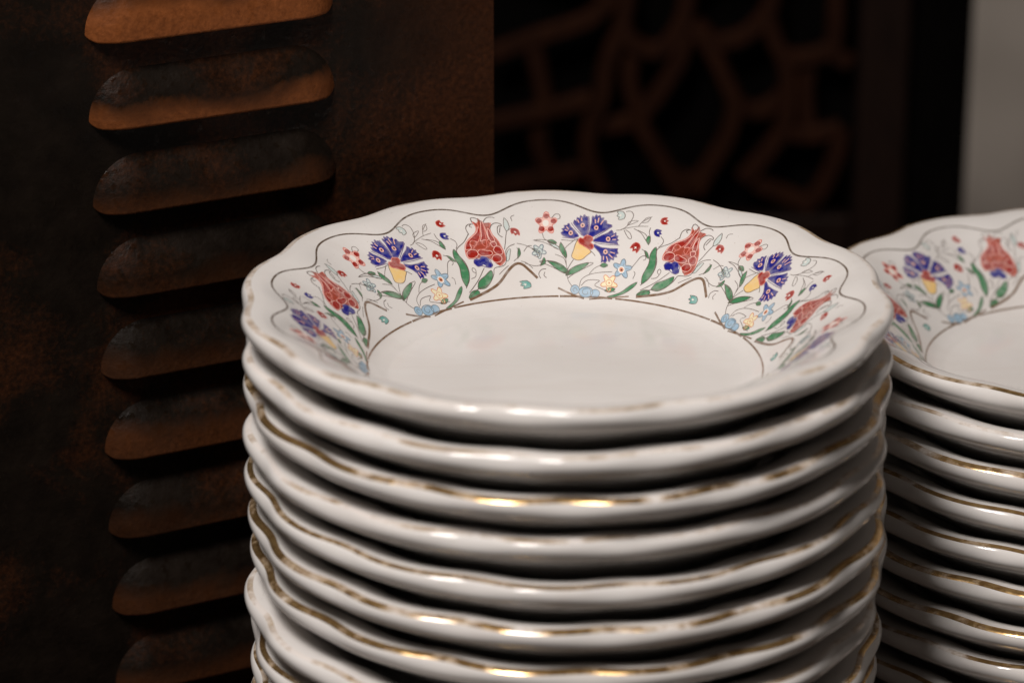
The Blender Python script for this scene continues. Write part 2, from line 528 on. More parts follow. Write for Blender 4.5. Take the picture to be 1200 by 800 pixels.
class Print:
    """flat transfer print laid on the glaze: (theta, s) polygons lifted a few hundredths of a millimetre"""
    RR = 82.0
    def __init__(self):
        self.v, self.n, self.f, self.fm, self.mats = [], [], [], [], []
    def tri(self, pts, tris, mat, lay):
        if mat not in self.mats:
            self.mats.append(mat)
        mi = self.mats.index(mat)
        stack = [tuple(np.asarray(pts[i], float) for i in t) for t in tris]
        out = []
        while stack:
            a, b, c = stack.pop()
            L = max(np.hypot(*(a - b)), np.hypot(*(b - c)), np.hypot(*(c - a)))
            if L > 1.6:
                ab, bc, ca = (a + b) / 2, (b + c) / 2, (c + a) / 2
                stack += [(a, ab, ca), (ab, b, bc), (ca, bc, c), (ab, bc, ca)]
            else:
                out.append((a, b, c))
        if not out:
            return
        Q = np.array(out).reshape(-1, 2)
        th = Q[:, 0] / self.RR; s = Q[:, 1]
        N = surf_n(th, s)
        Pp = surf(th, s) + N * (.035 + .013 * lay) / 1000
        b0 = len(self.v)
        self.v += list(Pp); self.n += list(N)
        for i in range(len(out)):
            ia, ib, ic = b0 + 3 * i, b0 + 3 * i + 1, b0 + 3 * i + 2
            nf = np.cross(Pp[3 * i + 1] - Pp[3 * i], Pp[3 * i + 2] - Pp[3 * i])
            self.f.append((ia, ib, ic) if nf @ N[3 * i] > 0 else (ia, ic, ib))
            self.fm.append(mi)
    def fill(self, pts, mat, lay, smooth):
        P = np.array(pts)
        if smooth:
            n = len(P); Q = []
            for i in range(n):
                a, b, c, d = P[i - 1], P[i], P[(i + 1) % n], P[(i + 2) % n]
                for t in (0, .33, .67):
                    Q.append(.5 * (2 * b + (c - a) * t + (2 * a - 5 * b + 4 * c - d) * t * t + (-a + 3 * b - 3 * c + d) * t ** 3))
            P = np.array(Q)
        tr = tessellate_polygon([[Vector((p[0], p[1], 0)) for p in P]])
        self.tri(P, tr, mat, lay)
    def line(self, pts, mat, lay, wd, smooth=True):
        P = np.array(pts)
        if smooth and len(P) > 2:
            P = crom(P, 4)
        d = np.r_[0, np.cumsum(np.hypot(*np.diff(P, axis=0).T))]
        n = max(2, int(d[-1] / .8) + 1, len(P))
        q = np.linspace(0, d[-1], n)
        P = np.stack([np.interp(q, d, P[:, 0]), np.interp(q, d, P[:, 1])], 1)
        T = np.gradient(P, axis=0); T /= np.maximum(1e-6, np.linalg.norm(T, axis=1))[:, None]
        Nn = np.stack([-T[:, 1], T[:, 0]], 1) * wd / 2
        V = np.vstack([P + Nn, P - Nn])
        tris = []
        for i in range(n - 1):
            tris += [(i, i + 1, n + i), (i + 1, n + i + 1, n + i)]
        self.tri(V, tris, mat, lay)
    def mesh(self, name):
        return mesh(name, self.v, self.f, self.mats, True, self.fm, self.n)

MOTIF = [
('carnation_print','F','cobalt',0,0,[-1.51,93.1,-3.12,92.2,-4.66,92.5,-5.76,93.3,-6.06,94.3,-5.29,95,-5.88,96,-5.03,96.3,-5.28,97.7,-4.48,97.4,-4.16,98.8,-3.73,97.2,-2.78,95.8,-1.73,93.8]),
('carnation_print','L','mauve',2,-0.2,[-1.51,93.1,-3.12,92.2,-4.66,92.5,-5.76,93.3,-6.06,94.3,-5.29,95,-5.88,96,-5.03,96.3,-5.28,97.7,-4.48,97.4,-4.16,98.8,-3.73,97.2,-2.78,95.8,-1.73,93.8,-1.51,93.1]),
('carnation_print','F','cobalt',0,0,[-0.25,93.4,-1.38,95.6,-2.33,97.5,-2.97,98.5,-2.74,100.3,-2.18,99.5,-2.11,101.8,-1.51,100.9,-1.28,102.8,-0.79,101.5,-0.39,103.5,-0.07,102.1,0.35,102.7,0.67,100,0.76,96.8,0.59,93.8]),
('carnation_print','L','mauve',2,-0.2,[-0.25,93.4,-1.38,95.6,-2.33,97.5,-2.97,98.5,-2.74,100.3,-2.18,99.5,-2.11,101.8,-1.51,100.9,-1.28,102.8,-0.79,101.5,-0.39,103.5,-0.07,102.1,0.35,102.7,0.67,100,0.76,96.8,0.59,93.8,-0.25,93.4]),
('carnation_print','F','cobalt',0,0,[1.04,93.7,1.32,96.9,1.6,100.3,1.54,103.1,2.15,102.1,2.41,104,2.85,102.6,3.34,103.8,3.63,102,4.32,102.5,4.38,100.9,5.14,101.3,5.15,99.6,6.77,98.9,5.74,97.2,4.22,95.7,2.64,93.9,1.83,93.1]),
('carnation_print','L','mauve',2,-0.2,[1.04,93.7,1.32,96.9,1.6,100.3,1.54,103.1,2.15,102.1,2.41,104,2.85,102.6,3.34,103.8,3.63,102,4.32,102.5,4.38,100.9,5.14,101.3,5.15,99.6,6.77,98.9,5.74,97.2,4.22,95.7,2.64,93.9,1.83,93.1,1.04,93.7]),
('carnation_print','F','cobalt',0,0,[2.58,92.2,4.34,94.1,5.91,95.3,6.82,96.8,7.43,94.9,8.01,95.7,8.06,94.3,8.75,94,8.32,93.1,9.03,92.2,8.47,91.8,9.09,90.6,7.69,90.8,5.6,91.1,3.5,91.4,2.52,91.4]),
('carnation_print','L','mauve',2,-0.2,[2.58,92.2,4.34,94.1,5.91,95.3,6.82,96.8,7.43,94.9,8.01,95.7,8.06,94.3,8.75,94,8.32,93.1,9.03,92.2,8.47,91.8,9.09,90.6,7.69,90.8,5.6,91.1,3.5,91.4,2.52,91.4,2.58,92.2]),
('carnation_print','F','cobalt',0,0,[2.81,90.2,4.74,88.9,7.23,88.6,9.25,88.7,9.11,87.6,9.72,86.8,8.91,86.4,9.5,85.1,8.52,85.3,8.79,83.8,7.76,84.4,7.6,82.9,6.88,84,6.45,82.4,5.84,83.3,5.27,82.6,5.25,84.9,4.56,86.7,3.55,88.2,2.57,89.5]),
('carnation_print','L','mauve',2,-0.2,[2.81,90.2,4.74,88.9,7.23,88.6,9.25,88.7,9.11,87.6,9.72,86.8,8.91,86.4,9.5,85.1,8.52,85.3,8.79,83.8,7.76,84.4,7.6,82.9,6.88,84,6.45,82.4,5.84,83.3,5.27,82.6,5.25,84.9,4.56,86.7,3.55,88.2,2.57,89.5,2.81,90.2]),
('carnation_print','F','blush',3,1,[-2.99,94.4,-3.09,93.8,-3.37,93.4,-3.72,93.3,-4.01,93.7,-4.13,94.2,-4.02,94.8,-3.75,95.3,-3.4,95.3,-3.11,95]),
('carnation_print','F','ink',4,1,[-3.33,94.4,-3.44,94,-3.67,93.9,-3.79,94.3,-3.68,94.7,-3.45,94.7]),
('carnation_print','F','blush',3,1,[-0.11,98.3,-0.19,97.6,-0.46,97.2,-0.8,97.1,-1.1,97.4,-1.22,98,-1.14,98.6,-0.88,99.1,-0.54,99.2,-0.25,98.9]),
('carnation_print','F','ink',4,1,[-0.44,98.2,-0.54,97.8,-0.77,97.7,-0.9,98.1,-0.8,98.5,-0.57,98.6]),
('carnation_print','F','blush',3,1,[3.38,97.6,3.32,96.9,3.06,96.5,2.72,96.5,2.41,96.8,2.26,97.4,2.33,98.1,2.58,98.5,2.93,98.6,3.23,98.2]),
('carnation_print','F','ink',4,1,[3.05,97.5,2.96,97.1,2.73,97.1,2.59,97.5,2.68,97.9,2.91,97.9]),
('carnation_print','F','blush',3,1,[6.82,92.7,6.77,92.1,6.52,91.7,6.16,91.7,5.83,92.1,5.67,92.7,5.73,93.3,5.98,93.7,6.33,93.7,6.66,93.3]),
('carnation_print','F','ink',4,1,[6.48,92.7,6.4,92.3,6.16,92.3,6.01,92.7,6.09,93.1,6.33,93.1]),
('carnation_print','F','blush',3,1,[6.66,87.2,6.61,86.6,6.34,86.2,5.96,86.2,5.62,86.6,5.45,87.2,5.51,87.8,5.78,88.2,6.16,88.2,6.49,87.8]),
('carnation_print','F','ink',4,1,[6.31,87.2,6.22,86.8,5.97,86.8,5.81,87.2,5.9,87.6,6.15,87.6]),
('carnation_print','L','mauve',2,0.13,[-5.77,92.3,-3.46,92.1,-1.41,92.1]),
('carnation_print','L','mauve',2,0.13,[-3.55,98.8,-2.36,96.2,-0.6,93.6]),
('carnation_print','L','mauve',2,0.13,[0.67,102.7,1.02,98.8,0.84,94.3]),
('carnation_print','L','mauve',2,0.13,[6.77,98.3,4.58,95.4,2.7,93]),
('carnation_print','L','mauve',2,0.13,[9.48,90.2,6.37,90.3,2.84,90.8]),
('carnation_print','L','blush',3,0.2,[-5.09,95.6,-4.33,95.2]),
('carnation_print','L','blush',3,0.2,[-4.67,97,-4.11,95.8]),
('carnation_print','L','blush',3,0.2,[-1.98,100.5,-1.62,99.1]),
('carnation_print','L','blush',3,0.2,[-1.08,101.6,-0.9,100]),
('carnation_print','L','blush',3,0.2,[2.31,101.5,2.5,99.5]),
('carnation_print','L','blush',3,0.2,[3.16,102.3,3.09,99.9]),
('carnation_print','L','blush',3,0.2,[4.38,101.3,3.8,99.1]),
('carnation_print','L','blush',3,0.2,[7.8,94.5,7,93.6]),
('carnation_print','L','blush',3,0.2,[8.35,92.6,7.34,92.5]),
('carnation_print','L','blush',3,0.2,[8.68,86.7,7.38,87.2]),
('carnation_print','L','blush',3,0.2,[8.3,84.8,7.05,86.2]),
('carnation_print','L','blush',3,0.2,[7.02,83.7,6.5,85.3]),
('carnation_print','L','blush',3,0.2,[5.84,83.7,5.68,85.4]),
('carnation_print','F','yellow',0,1,[-1.57,91.9,-2.22,90,-2.68,87.3,-3.18,85,-2.87,83.9,-1.48,83.1,-0.09,83.6,1.01,85.2,2.09,86.8,1.6,87.8,0.66,88.6,-0.45,89.6,-1.18,90.5]),
('carnation_print','L','brown',2,0.15,[-1.57,91.9,-2.22,90,-2.68,87.3,-3.18,85,-2.87,83.9,-1.48,83.1,-0.09,83.6,1.01,85.2,2.09,86.8,1.6,87.8,0.66,88.6,-0.45,89.6,-1.18,90.5,-1.57,91.9]),
('carnation_print','F','red',4,1,[-1.55,91.2,-1.14,92.5,-0.27,92.3,0.32,93.7,1.28,93.7,2.11,93.1,2.22,91.9,1.71,90.9,2.55,89.8,2.46,88.4,1.59,87.9,0.47,88.9,-0.45,89.6,-1.17,90.1]),
('carnation_print','L','rose',6,0.2,[-1.55,91.2,-1.14,92.5,-0.27,92.3,0.32,93.7,1.28,93.7,2.11,93.1,2.22,91.9,1.71,90.9,2.55,89.8,2.46,88.4,1.59,87.9,0.47,88.9,-0.45,89.6,-1.17,90.1,-1.55,91.2]),
('carnation_print','L','outline',2,0.14,[2.06,87.2,2.78,86.3,3.39,85.3]),
('carnation_print','L','outline',2,0.14,[-2.6,83.3,-3.49,81.3,-4.26,79,-4.32,76.8,-3.91,74.6,-2.74,72.4]),
('carnation_print','L','outline',2,0.12,[-4.26,79,-4.88,82.3,-5.54,84,-7.69,85.3]),
('carnation_print','L','outline',2,0.12,[-4.62,81.2,-4.81,84,-5.17,87.4,-2.43,91.6]),
('carnation_print','L','outline',2,0.12,[-6.02,91.3,-3.45,91.1,-1.74,91.6]),
('leaf_print','F','green',0,1,[-10.07,82.8,-8.09,82.4,-5.96,81.1,-4.37,79.1,-3.86,77.4,-5.99,78.1,-8.15,80.2]),
('leaf_print','L','outline',2,0.14,[-10.07,82.8,-8.09,82.4,-5.96,81.1,-4.37,79.1,-3.86,77.4,-5.99,78.1,-8.15,80.2,-10.07,82.8]),
('leaf_print','L','outline',2,0.13,[-4.49,78,-6.31,80.7,-9.25,82.5,-12.41,82.6,-10.97,81.7,-8.4,80,-6.14,78.4,-4.49,77.9]),
('leaf_print','F','green',0,1,[-4.77,76.7,-4.08,78.6,-2.02,80.6,1.76,82.4,0.44,80,-1.94,77.8]),
('leaf_print','L','outline',2,0.14,[-4.77,76.7,-4.08,78.6,-2.02,80.6,1.76,82.4,0.44,80,-1.94,77.8,-4.77,76.7]),
('leaf_print','L','outline',2,0.13,[-4.16,75.7,-2.46,77.4,0.17,79.5,3.24,82.3,0.07,81.8,-2.9,79.9,-4.17,77.4]),
('leaf_print','F','green',0,1,[-6.16,90.3,-5.33,88.4,-4.6,85.9,-4.69,83.7,-5.89,85.8,-6.59,88.1]),
('leaf_print','L','outline',2,0.14,[-6.16,90.3,-5.33,88.4,-4.6,85.9,-4.69,83.7,-5.89,85.8,-6.59,88.1,-6.16,90.3]),
('leaf_print','F','mist',0,0,[-9.63,90.6,-7.93,89.8,-6.57,88.1,-6.31,87,-7.98,88.1]),
('leaf_print','L','outline',2,-0.13,[-9.63,90.6,-7.93,89.8,-6.57,88.1,-6.31,87,-7.98,88.1,-9.63,90.6]),
('leaf_print','L','outline',2,0.13,[-6.41,87.1,-8.83,89,-11.01,90.5,-13.38,91.3,-10.96,91.4,-8.87,90.5,-6.4,88]),
('leaf_print','F','green',0,1,[8.61,69,12.57,71.1,15.12,74.3,17.14,76.1,16.41,73.8,13.86,70.8,10.2,68.8]),
('leaf_print','L','outline',2,0.12,[8.61,69,12.57,71.1,15.12,74.3,17.14,76.1,16.41,73.8,13.86,70.8,10.2,68.8,8.61,69]),
('blossom_print','F','rosepale',0,1,[-9.41,103.7,-8.95,103,-8.77,101.6,-8.64,100.7,-8.19,100.7,-7.46,100.7,-6.98,100,-7.19,98.9,-7.81,98,-8.19,97.4,-8.08,96.6,-7.89,95.3,-8.13,94.2,-8.77,94.2,-9.38,95,-9.75,95.5,-10.17,95.1,-10.84,94.3,-11.49,94.4,-11.63,95.5,-11.33,96.8,-11.15,97.6,-11.49,98.1,-12.04,99.1,-12.14,100.2,-11.61,100.9,-10.87,100.8,-10.42,100.8,-10.22,101.6,-9.93,103]),
('blossom_print','F','red',2,1,[-8.81,101.6,-9.04,100.8,-9.54,100.4,-10.02,100.8,-10.18,101.6,-9.94,102.4,-9.45,102.7,-8.98,102.3]),
('blossom_print','F','red',2,1,[-7.14,99.3,-7.36,98.6,-7.87,98.2,-8.36,98.5,-8.54,99.3,-8.31,100.1,-7.81,100.4,-7.33,100.1]),
('blossom_print','F','red',2,1,[-7.9,95.8,-8.13,95.1,-8.66,94.8,-9.16,95.1,-9.34,95.8,-9.1,96.6,-8.59,96.9,-8.09,96.6]),
('blossom_print','F','red',2,1,[-10.13,95.9,-10.38,95.1,-10.91,94.9,-11.41,95.2,-11.57,96,-11.32,96.7,-10.8,97,-10.31,96.7]),
('blossom_print','F','red',2,1,[-10.64,99.4,-10.89,98.7,-11.4,98.4,-11.88,98.8,-12.04,99.5,-11.78,100.3,-11.27,100.6,-10.8,100.2]),
('blossom_print','F','white',3,1,[-8.99,98.3,-9.17,97.5,-9.58,97,-10.06,97,-10.42,97.6,-10.53,98.4,-10.34,99.3,-9.93,99.8,-9.46,99.7,-9.1,99.2]),
('blossom_print','L','rose',1,0.16,[-9.41,103.7,-8.95,103,-8.77,101.6,-8.64,100.7,-8.19,100.7,-7.46,100.7,-6.98,100,-7.19,98.9,-7.81,98,-8.19,97.4,-8.08,96.6,-7.89,95.3,-8.13,94.2,-8.77,94.2,-9.38,95,-9.75,95.5,-10.17,95.1,-10.84,94.3,-11.49,94.4,-11.63,95.5,-11.33,96.8,-11.15,97.6,-11.49,98.1,-12.04,99.1,-12.14,100.2,-11.61,100.9,-10.87,100.8,-10.42,100.8,-10.22,101.6,-9.93,103,-9.41,103.7]),
('blossom_print','F','mist',0,1,[-10.94,89.3,-10.81,88.6,-11.01,87.8,-11.14,87.3,-10.85,87,-10.34,86.6,-10.17,85.9,-10.55,85.5,-11.14,85.5,-11.49,85.5,-11.57,85,-11.71,84.1,-12.08,83.6,-12.46,84,-12.61,84.9,-12.69,85.4,-13.03,85.3,-13.64,85.2,-14.03,85.6,-13.85,86.3,-13.34,86.8,-13.05,87.1,-13.17,87.6,-13.38,88.4,-13.25,89.1,-12.79,89.1,-12.35,88.6,-12.09,88.3,-11.83,88.6,-11.39,89.3]),
('blossom_print','L','slate',2,0.18,[-10.94,89.3,-10.81,88.6,-11.01,87.8,-11.14,87.3,-10.85,87,-10.34,86.6,-10.17,85.9,-10.55,85.5,-11.14,85.5,-11.49,85.5,-11.57,85,-11.71,84.1,-12.08,83.6,-12.46,84,-12.61,84.9,-12.69,85.4,-13.03,85.3,-13.64,85.2,-14.03,85.6,-13.85,86.3,-13.34,86.8,-13.05,87.1,-13.17,87.6,-13.38,88.4,-13.25,89.1,-12.79,89.1,-12.35,88.6,-12.09,88.3,-11.83,88.6,-11.39,89.3,-10.94,89.3]),
('blossom_print','L','slate',2,0.14,[-11.17,86.5,-11.48,85.6,-12.12,85.2,-12.7,85.7,-12.88,86.7,-12.57,87.6,-11.94,87.9,-11.36,87.5,-11.17,86.5]),
('blossom_print','F','slate',3,1,[-11.7,86.6,-11.89,86.1,-12.22,86.2,-12.35,86.6,-12.16,87,-11.84,87]),
('blossom_print','F','sky',0,1,[11.51,84.7,12.04,84,12.29,82.8,12.41,82.1,12.9,82.1,13.75,82.1,14.35,81.6,14.16,80.7,13.44,80.1,13.02,79.9,13.27,79.2,13.68,78,13.55,77.2,12.85,77.3,12.13,78.1,11.74,78.7,11.39,78.2,10.74,77.5,10.05,77.5,9.86,78.5,10.18,79.6,10.38,80.2,9.94,80.6,9.19,81.3,8.93,82.3,9.48,82.7,10.33,82.4,10.81,82.3,10.88,83,11.03,84.1]),
('blossom_print','L','slate',2,0.18,[11.51,84.7,12.04,84,12.29,82.8,12.41,82.1,12.9,82.1,13.75,82.1,14.35,81.6,14.16,80.7,13.44,80.1,13.02,79.9,13.27,79.2,13.68,78,13.55,77.2,12.85,77.3,12.13,78.1,11.74,78.7,11.39,78.2,10.74,77.5,10.05,77.5,9.86,78.5,10.18,79.6,10.38,80.2,9.94,80.6,9.19,81.3,8.93,82.3,9.48,82.7,10.33,82.4,10.81,82.3,10.88,83,11.03,84.1,11.51,84.7]),
('blossom_print','L','slate',2,0.1,[11.65,81.6,11.89,82.9]),
('blossom_print','L','slate',2,0.1,[12.4,80.8,13.5,80.8]),
('blossom_print','L','slate',2,0.1,[12.15,79.8,12.59,78.5]),
('blossom_print','L','slate',2,0.1,[11.23,79.8,10.38,79.1]),
('blossom_print','L','slate',2,0.1,[10.93,81,10.01,81.8]),
('blossom_print','F','white',2,1,[12.45,80.3,12.4,79.5,11.98,78.9,11.36,78.8,10.78,79.3,10.47,80.1,10.53,81,10.94,81.5,11.54,81.6,12.12,81.2]),
('blossom_print','F','orange',3,1,[12.07,80.3,12.04,79.8,11.78,79.4,11.4,79.4,11.05,79.6,10.85,80.2,10.88,80.7,11.14,81.1,11.51,81.1,11.87,80.8]),
('blossom_print','F','ink',4,1,[11.78,80.2,11.7,79.8,11.43,79.8,11.25,80.1,11.33,80.4,11.59,80.5]),
('blossom_print','F','cream',0,1,[9.88,77.5,10.11,76.7,9.92,75.7,9.8,75.2,10.22,74.8,10.95,74.3,11.26,73.5,10.78,73,9.97,73.1,9.5,73.1,9.45,72.5,9.35,71.4,8.89,70.9,8.34,71.4,8.05,72.5,7.9,73,7.44,73,6.65,72.9,6.1,73.4,6.27,74.2,6.9,74.8,7.26,75.1,7.05,75.7,6.7,76.7,6.81,77.5,7.42,77.5,8.06,76.8,8.43,76.4,8.74,76.8,9.27,77.5]),
('blossom_print','L','orange',2,0.17,[9.88,77.5,10.11,76.7,9.92,75.7,9.8,75.2,10.22,74.8,10.95,74.3,11.26,73.5,10.78,73,9.97,73.1,9.5,73.1,9.45,72.5,9.35,71.4,8.89,70.9,8.34,71.4,8.05,72.5,7.9,73,7.44,73,6.65,72.9,6.1,73.4,6.27,74.2,6.9,74.8,7.26,75.1,7.05,75.7,6.7,76.7,6.81,77.5,7.42,77.5,8.06,76.8,8.43,76.4,8.74,76.8,9.27,77.5,9.88,77.5]),
('blossom_print','L','orange',2,0.13,[9.55,74.6,9.4,73.6,8.76,73.2,8.02,73.5,7.62,74.4,7.78,75.4,8.41,75.8,9.14,75.5,9.55,74.6]),
('blossom_print','F','orange',3,1,[8.87,74.5,8.77,74.2,8.48,74.2,8.3,74.5,8.4,74.9,8.68,74.9]),
('cloud_print','F','sky',0,1,[-0.4,71.2,-0.62,70.2,-1.31,69.5,-2.19,69.4,-2.92,70.1,-3.21,71.1,-2.96,72.2,-2.28,72.9,-1.43,72.9,-0.71,72.2]),
('cloud_print','L','slate',2,0.16,[-0.4,71.2,-0.62,70.2,-1.31,69.5,-2.19,69.4,-2.92,70.1,-3.21,71.1,-2.96,72.2,-2.28,72.9,-1.43,72.9,-0.71,72.2,-0.4,71.2]),
('cloud_print','F','sky',1,1,[6.18,70.1,5.99,69.2,5.29,68.5,4.34,68.4,3.52,69,3.16,69.9,3.37,70.8,4.07,71.4,4.98,71.5,5.79,71]),
('cloud_print','L','slate',3,0.16,[6.18,70.1,5.99,69.2,5.29,68.5,4.34,68.4,3.52,69,3.16,69.9,3.37,70.8,4.07,71.4,4.98,71.5,5.79,71,6.18,70.1]),
('cloud_print','F','sky',2,1,[3.94,70.5,3.74,69.4,2.97,68.6,1.84,68.2,0.67,68.4,-0.21,69.2,-0.56,70.2,-0.31,71.3,0.47,72.1,1.55,72.4,2.68,72.2,3.55,71.5]),
('cloud_print','L','slate',4,0.16,[3.94,70.5,3.74,69.4,2.97,68.6,1.84,68.2,0.67,68.4,-0.21,69.2,-0.56,70.2,-0.31,71.3,0.47,72.1,1.55,72.4,2.68,72.2,3.55,71.5,3.94,70.5]),
('cloud_print','L','slate',5,0.14,[3.36,70.4,2.63,71.8,0.99,71.5,0.57,70.2,1.34,69.3,2.37,69.7,2.1,70.4]),
('cloud_print','L','slate',4,0.14,[-1.04,70.7,-1.7,72,-2.5,71.1,-1.94,70.2]),
('cloud_print','L','outline',2,0.13,[-0.49,72.4,-0.02,75.3,2.23,77.4,5.27,78.5,8.9,79.1]),
('cloud_print','L','outline',2,0.13,[0.02,72.8,1.4,74.8,3.16,75.4,5.49,75.3]),
('bud_print','F','mist',0,0,[7.83,105.7,8.61,105.5,9.28,103.8,9.27,102.1,8.6,101.6,7.74,101.5,7.98,102.7,7.2,103.4,7.68,104.3,7.05,105.4]),
('bud_print','L','outline',2,-0.13,[7.83,105.7,8.61,105.5,9.28,103.8,9.27,102.1,8.6,101.6,7.74,101.5,7.98,102.7,7.2,103.4,7.68,104.3,7.05,105.4,7.83,105.7]),
('bud_print','F','white',3,0,[8.46,103.7,8.17,102.8,8.18,103.3,7.75,103.5,8.09,103.8,7.88,104.3]),
('bud_print','F','red',0,0,[12.8,90.8,13.39,91.9,14.48,91.6,15.21,90.1,15,88.7,14.46,87.3,14.09,88.6,13.3,87.9,13.24,89.4,12.38,89.3]),
('bud_print','L','rose',2,-0.13,[12.8,90.8,13.39,91.9,14.48,91.6,15.21,90.1,15,88.7,14.46,87.3,14.09,88.6,13.3,87.9,13.24,89.4,12.38,89.3,12.8,90.8]),
('bud_print','F','white',3,0,[14.03,90.1,14.2,89,13.98,89.4,13.62,88.9,13.7,89.7,13.36,89.8]),
('bud_print','F','red',0,0,[19.29,100.8,18.53,100.8,17.92,102,17.96,103.4,18.57,104,19.35,104.2,19.15,103.1,19.89,102.7,19.44,101.9,20.07,101.2]),
('bud_print','L','rose',2,-0.13,[19.29,100.8,18.53,100.8,17.92,102,17.96,103.4,18.57,104,19.35,104.2,19.15,103.1,19.89,102.7,19.44,101.9,20.07,101.2,19.29,100.8]),
('bud_print','F','white',3,0,[18.69,102.3,18.97,103,18.96,102.6,19.37,102.5,19.05,102.2,19.24,101.8]),
('bud_print','F','cobalt',0,0,[18.45,95.3,17.67,95.8,17.3,97.2,17.64,98.3,18.4,98.3,19.28,98,18.83,97.3,19.53,96.5,18.86,96.1,19.35,95.2]),
('bud_print','L','mauve',2,-0.13,[18.45,95.3,17.67,95.8,17.3,97.2,17.64,98.3,18.4,98.3,19.28,98,18.83,97.3,19.53,96.5,18.86,96.1,19.35,95.2,18.45,95.3]),
('bud_print','F','white',3,0,[18.16,96.9,18.62,97.3,18.51,97,18.93,96.7,18.52,96.6,18.65,96.2]),
('bud_print','F','red',0,0,[35.55,96.3,35.76,97.3,36.69,97.3,37.63,96.2,37.83,94.9,37.74,93.6,37.11,94.6,36.65,93.8,36.23,95.1,35.59,94.8]),
('bud_print','L','rose',2,-0.13,[35.55,96.3,35.76,97.3,36.69,97.3,37.63,96.2,37.83,94.9,37.74,93.6,37.11,94.6,36.65,93.8,36.23,95.1,35.59,94.8,35.55,96.3]),
('bud_print','F','white',3,0,[36.69,95.9,37.11,94.9,36.82,95.3,36.67,94.7,36.54,95.5,36.25,95.5]),
('bud_print','F','teal',0,0,[36.69,75.2,37.96,75.1,38.98,73.9,38.9,72.4,37.74,72,36.31,71.9,36.74,72.9,35.49,73.4,36.34,74.2,35.36,74.9]),
('bud_print','L','outline',2,-0.13,[36.69,75.2,37.96,75.1,38.98,73.9,38.9,72.4,37.74,72,36.31,71.9,36.74,72.9,35.49,73.4,36.34,74.2,35.36,74.9,36.69,75.2]),
('bud_print','F','white',3,0,[37.61,73.7,37.07,72.9,37.13,73.4,36.41,73.5,36.99,73.8,36.67,74.2]),
('bud_print','L','outline',2,0.13,[9.22,105.4,10.21,105.7,11.14,103.9,11,101,10.36,98.7,9.15,96.9,7.91,96.6]),
('bud_print','L','outline',2,0.12,[8.99,97,11.1,98,13.08,98.7,15.48,99.1]),
('bud_print','L','outline',2,0.12,[10.36,98.7,10.65,100.7,12.66,101.3,11.76,100,10.34,98.9]),
('bud_print','L','outline',2,0.12,[13.08,98.7,13.7,100.8,15.59,103.6]),
('bud_print','L','outline',2,0.12,[13.7,100.8,14.46,102.9,15.36,103.2,14.95,101,13.76,100.4]),
('bud_print','L','outline',2,0.12,[9.81,96.8,10.47,95.1,11.53,93.2,12.18,93.4,11.45,95.6,10.13,96.9]),
('bud_print','L','outline',2,0.12,[12.12,97.6,14.03,96.1,15.2,94.4,16.07,92.9]),
('bud_print','L','outline',2,0.12,[13.2,97,15.29,95.7,16.03,94.6]),
('bud_print','L','outline',2,0.14,[32.91,88.7,33.5,91.2,33.99,93.9,34.55,96.4]),
('bud_print','F','mist',0,0,[34.45,96.2,34.07,98.4,34.23,100.5,34.67,102.8,35.38,100.3,35.47,98.1,35.09,96.7]),
('bud_print','L','outline',2,-0.14,[34.45,96.2,34.07,98.4,34.23,100.5,34.67,102.8,35.38,100.3,35.47,98.1,35.09,96.7,34.45,96.2]),
('bud_print','L','outline',2,0.12,[34.55,96.4,35.47,97,35.98,97.5]),
('tulip_print','F','brick',0,1,[22.61,86.1,22.08,87.6,22.62,91.4,23.88,93.8,26.37,96.8,27.07,99.5,26.52,102.4,27.75,101.1,28.16,103.7,29.22,101.4,30.98,101,30.36,98.3,30.61,95.5,31.69,92.5,32.56,87.8,32.49,84.1,30.61,82.1,27.84,85.8,25.41,86]),
('tulip_print','L','rose',3,0.2,[22.61,86.1,22.08,87.6,22.62,91.4,23.88,93.8,26.37,96.8,27.07,99.5,26.52,102.4]),
('tulip_print','L','rose',3,0.2,[30.98,101,30.36,98.3,30.61,95.5,31.69,92.5,32.56,87.8,32.49,84.1,30.61,82.1]),
('tulip_print','F','red',2,1,[22.41,90,23.18,92.6,25.05,94.9,26.88,97.2,27.47,99.6,27.79,97.3,26.97,94.2,26.33,92.8,25,93.7,24.1,92.4,24.09,90.2]),
('tulip_print','L','rosepale',4,0.13,[22.41,90,23.18,92.6,25.05,94.9,26.88,97.2,27.47,99.6,27.79,97.3,26.97,94.2,26.33,92.8,25,93.7,24.1,92.4,24.09,90.2,22.41,90]),
('tulip_print','F','red',2,1,[27.04,93,27.75,95.6,28.21,99.3,28.89,102.6,29.2,98.4,29.24,95.8,29.22,93.4,28.35,93.6]),
('tulip_print','L','rosepale',4,0.13,[27.04,93,27.75,95.6,28.21,99.3,28.89,102.6,29.2,98.4,29.24,95.8,29.22,93.4,28.35,93.6,27.04,93]),
('tulip_print','F','red',2,1,[29.69,92.7,29.41,95.8,29.87,98.8,30.42,95.5,30.88,92.8]),
('tulip_print','L','rosepale',4,0.13,[29.69,92.7,29.41,95.8,29.87,98.8,30.42,95.5,30.88,92.8,29.69,92.7]),
('tulip_print','F','red',2,1,[22.23,87.3,22.61,89,23.99,89.8,25.18,89.3,25.43,87.6,24.33,86.4,22.86,86.3]),
('tulip_print','L','rosepale',4,0.13,[22.23,87.3,22.61,89,23.99,89.8,25.18,89.3,25.43,87.6,24.33,86.4,22.86,86.3,22.23,87.3]),
('tulip_print','F','red',2,1,[25.33,88.4,26.22,89.5,27.68,89,29.12,88.5,29.33,87.2,27.96,86.7,26.12,86.9]),
('tulip_print','L','rosepale',4,0.13,[25.33,88.4,26.22,89.5,27.68,89,29.12,88.5,29.33,87.2,27.96,86.7,26.12,86.9,25.33,88.4]),
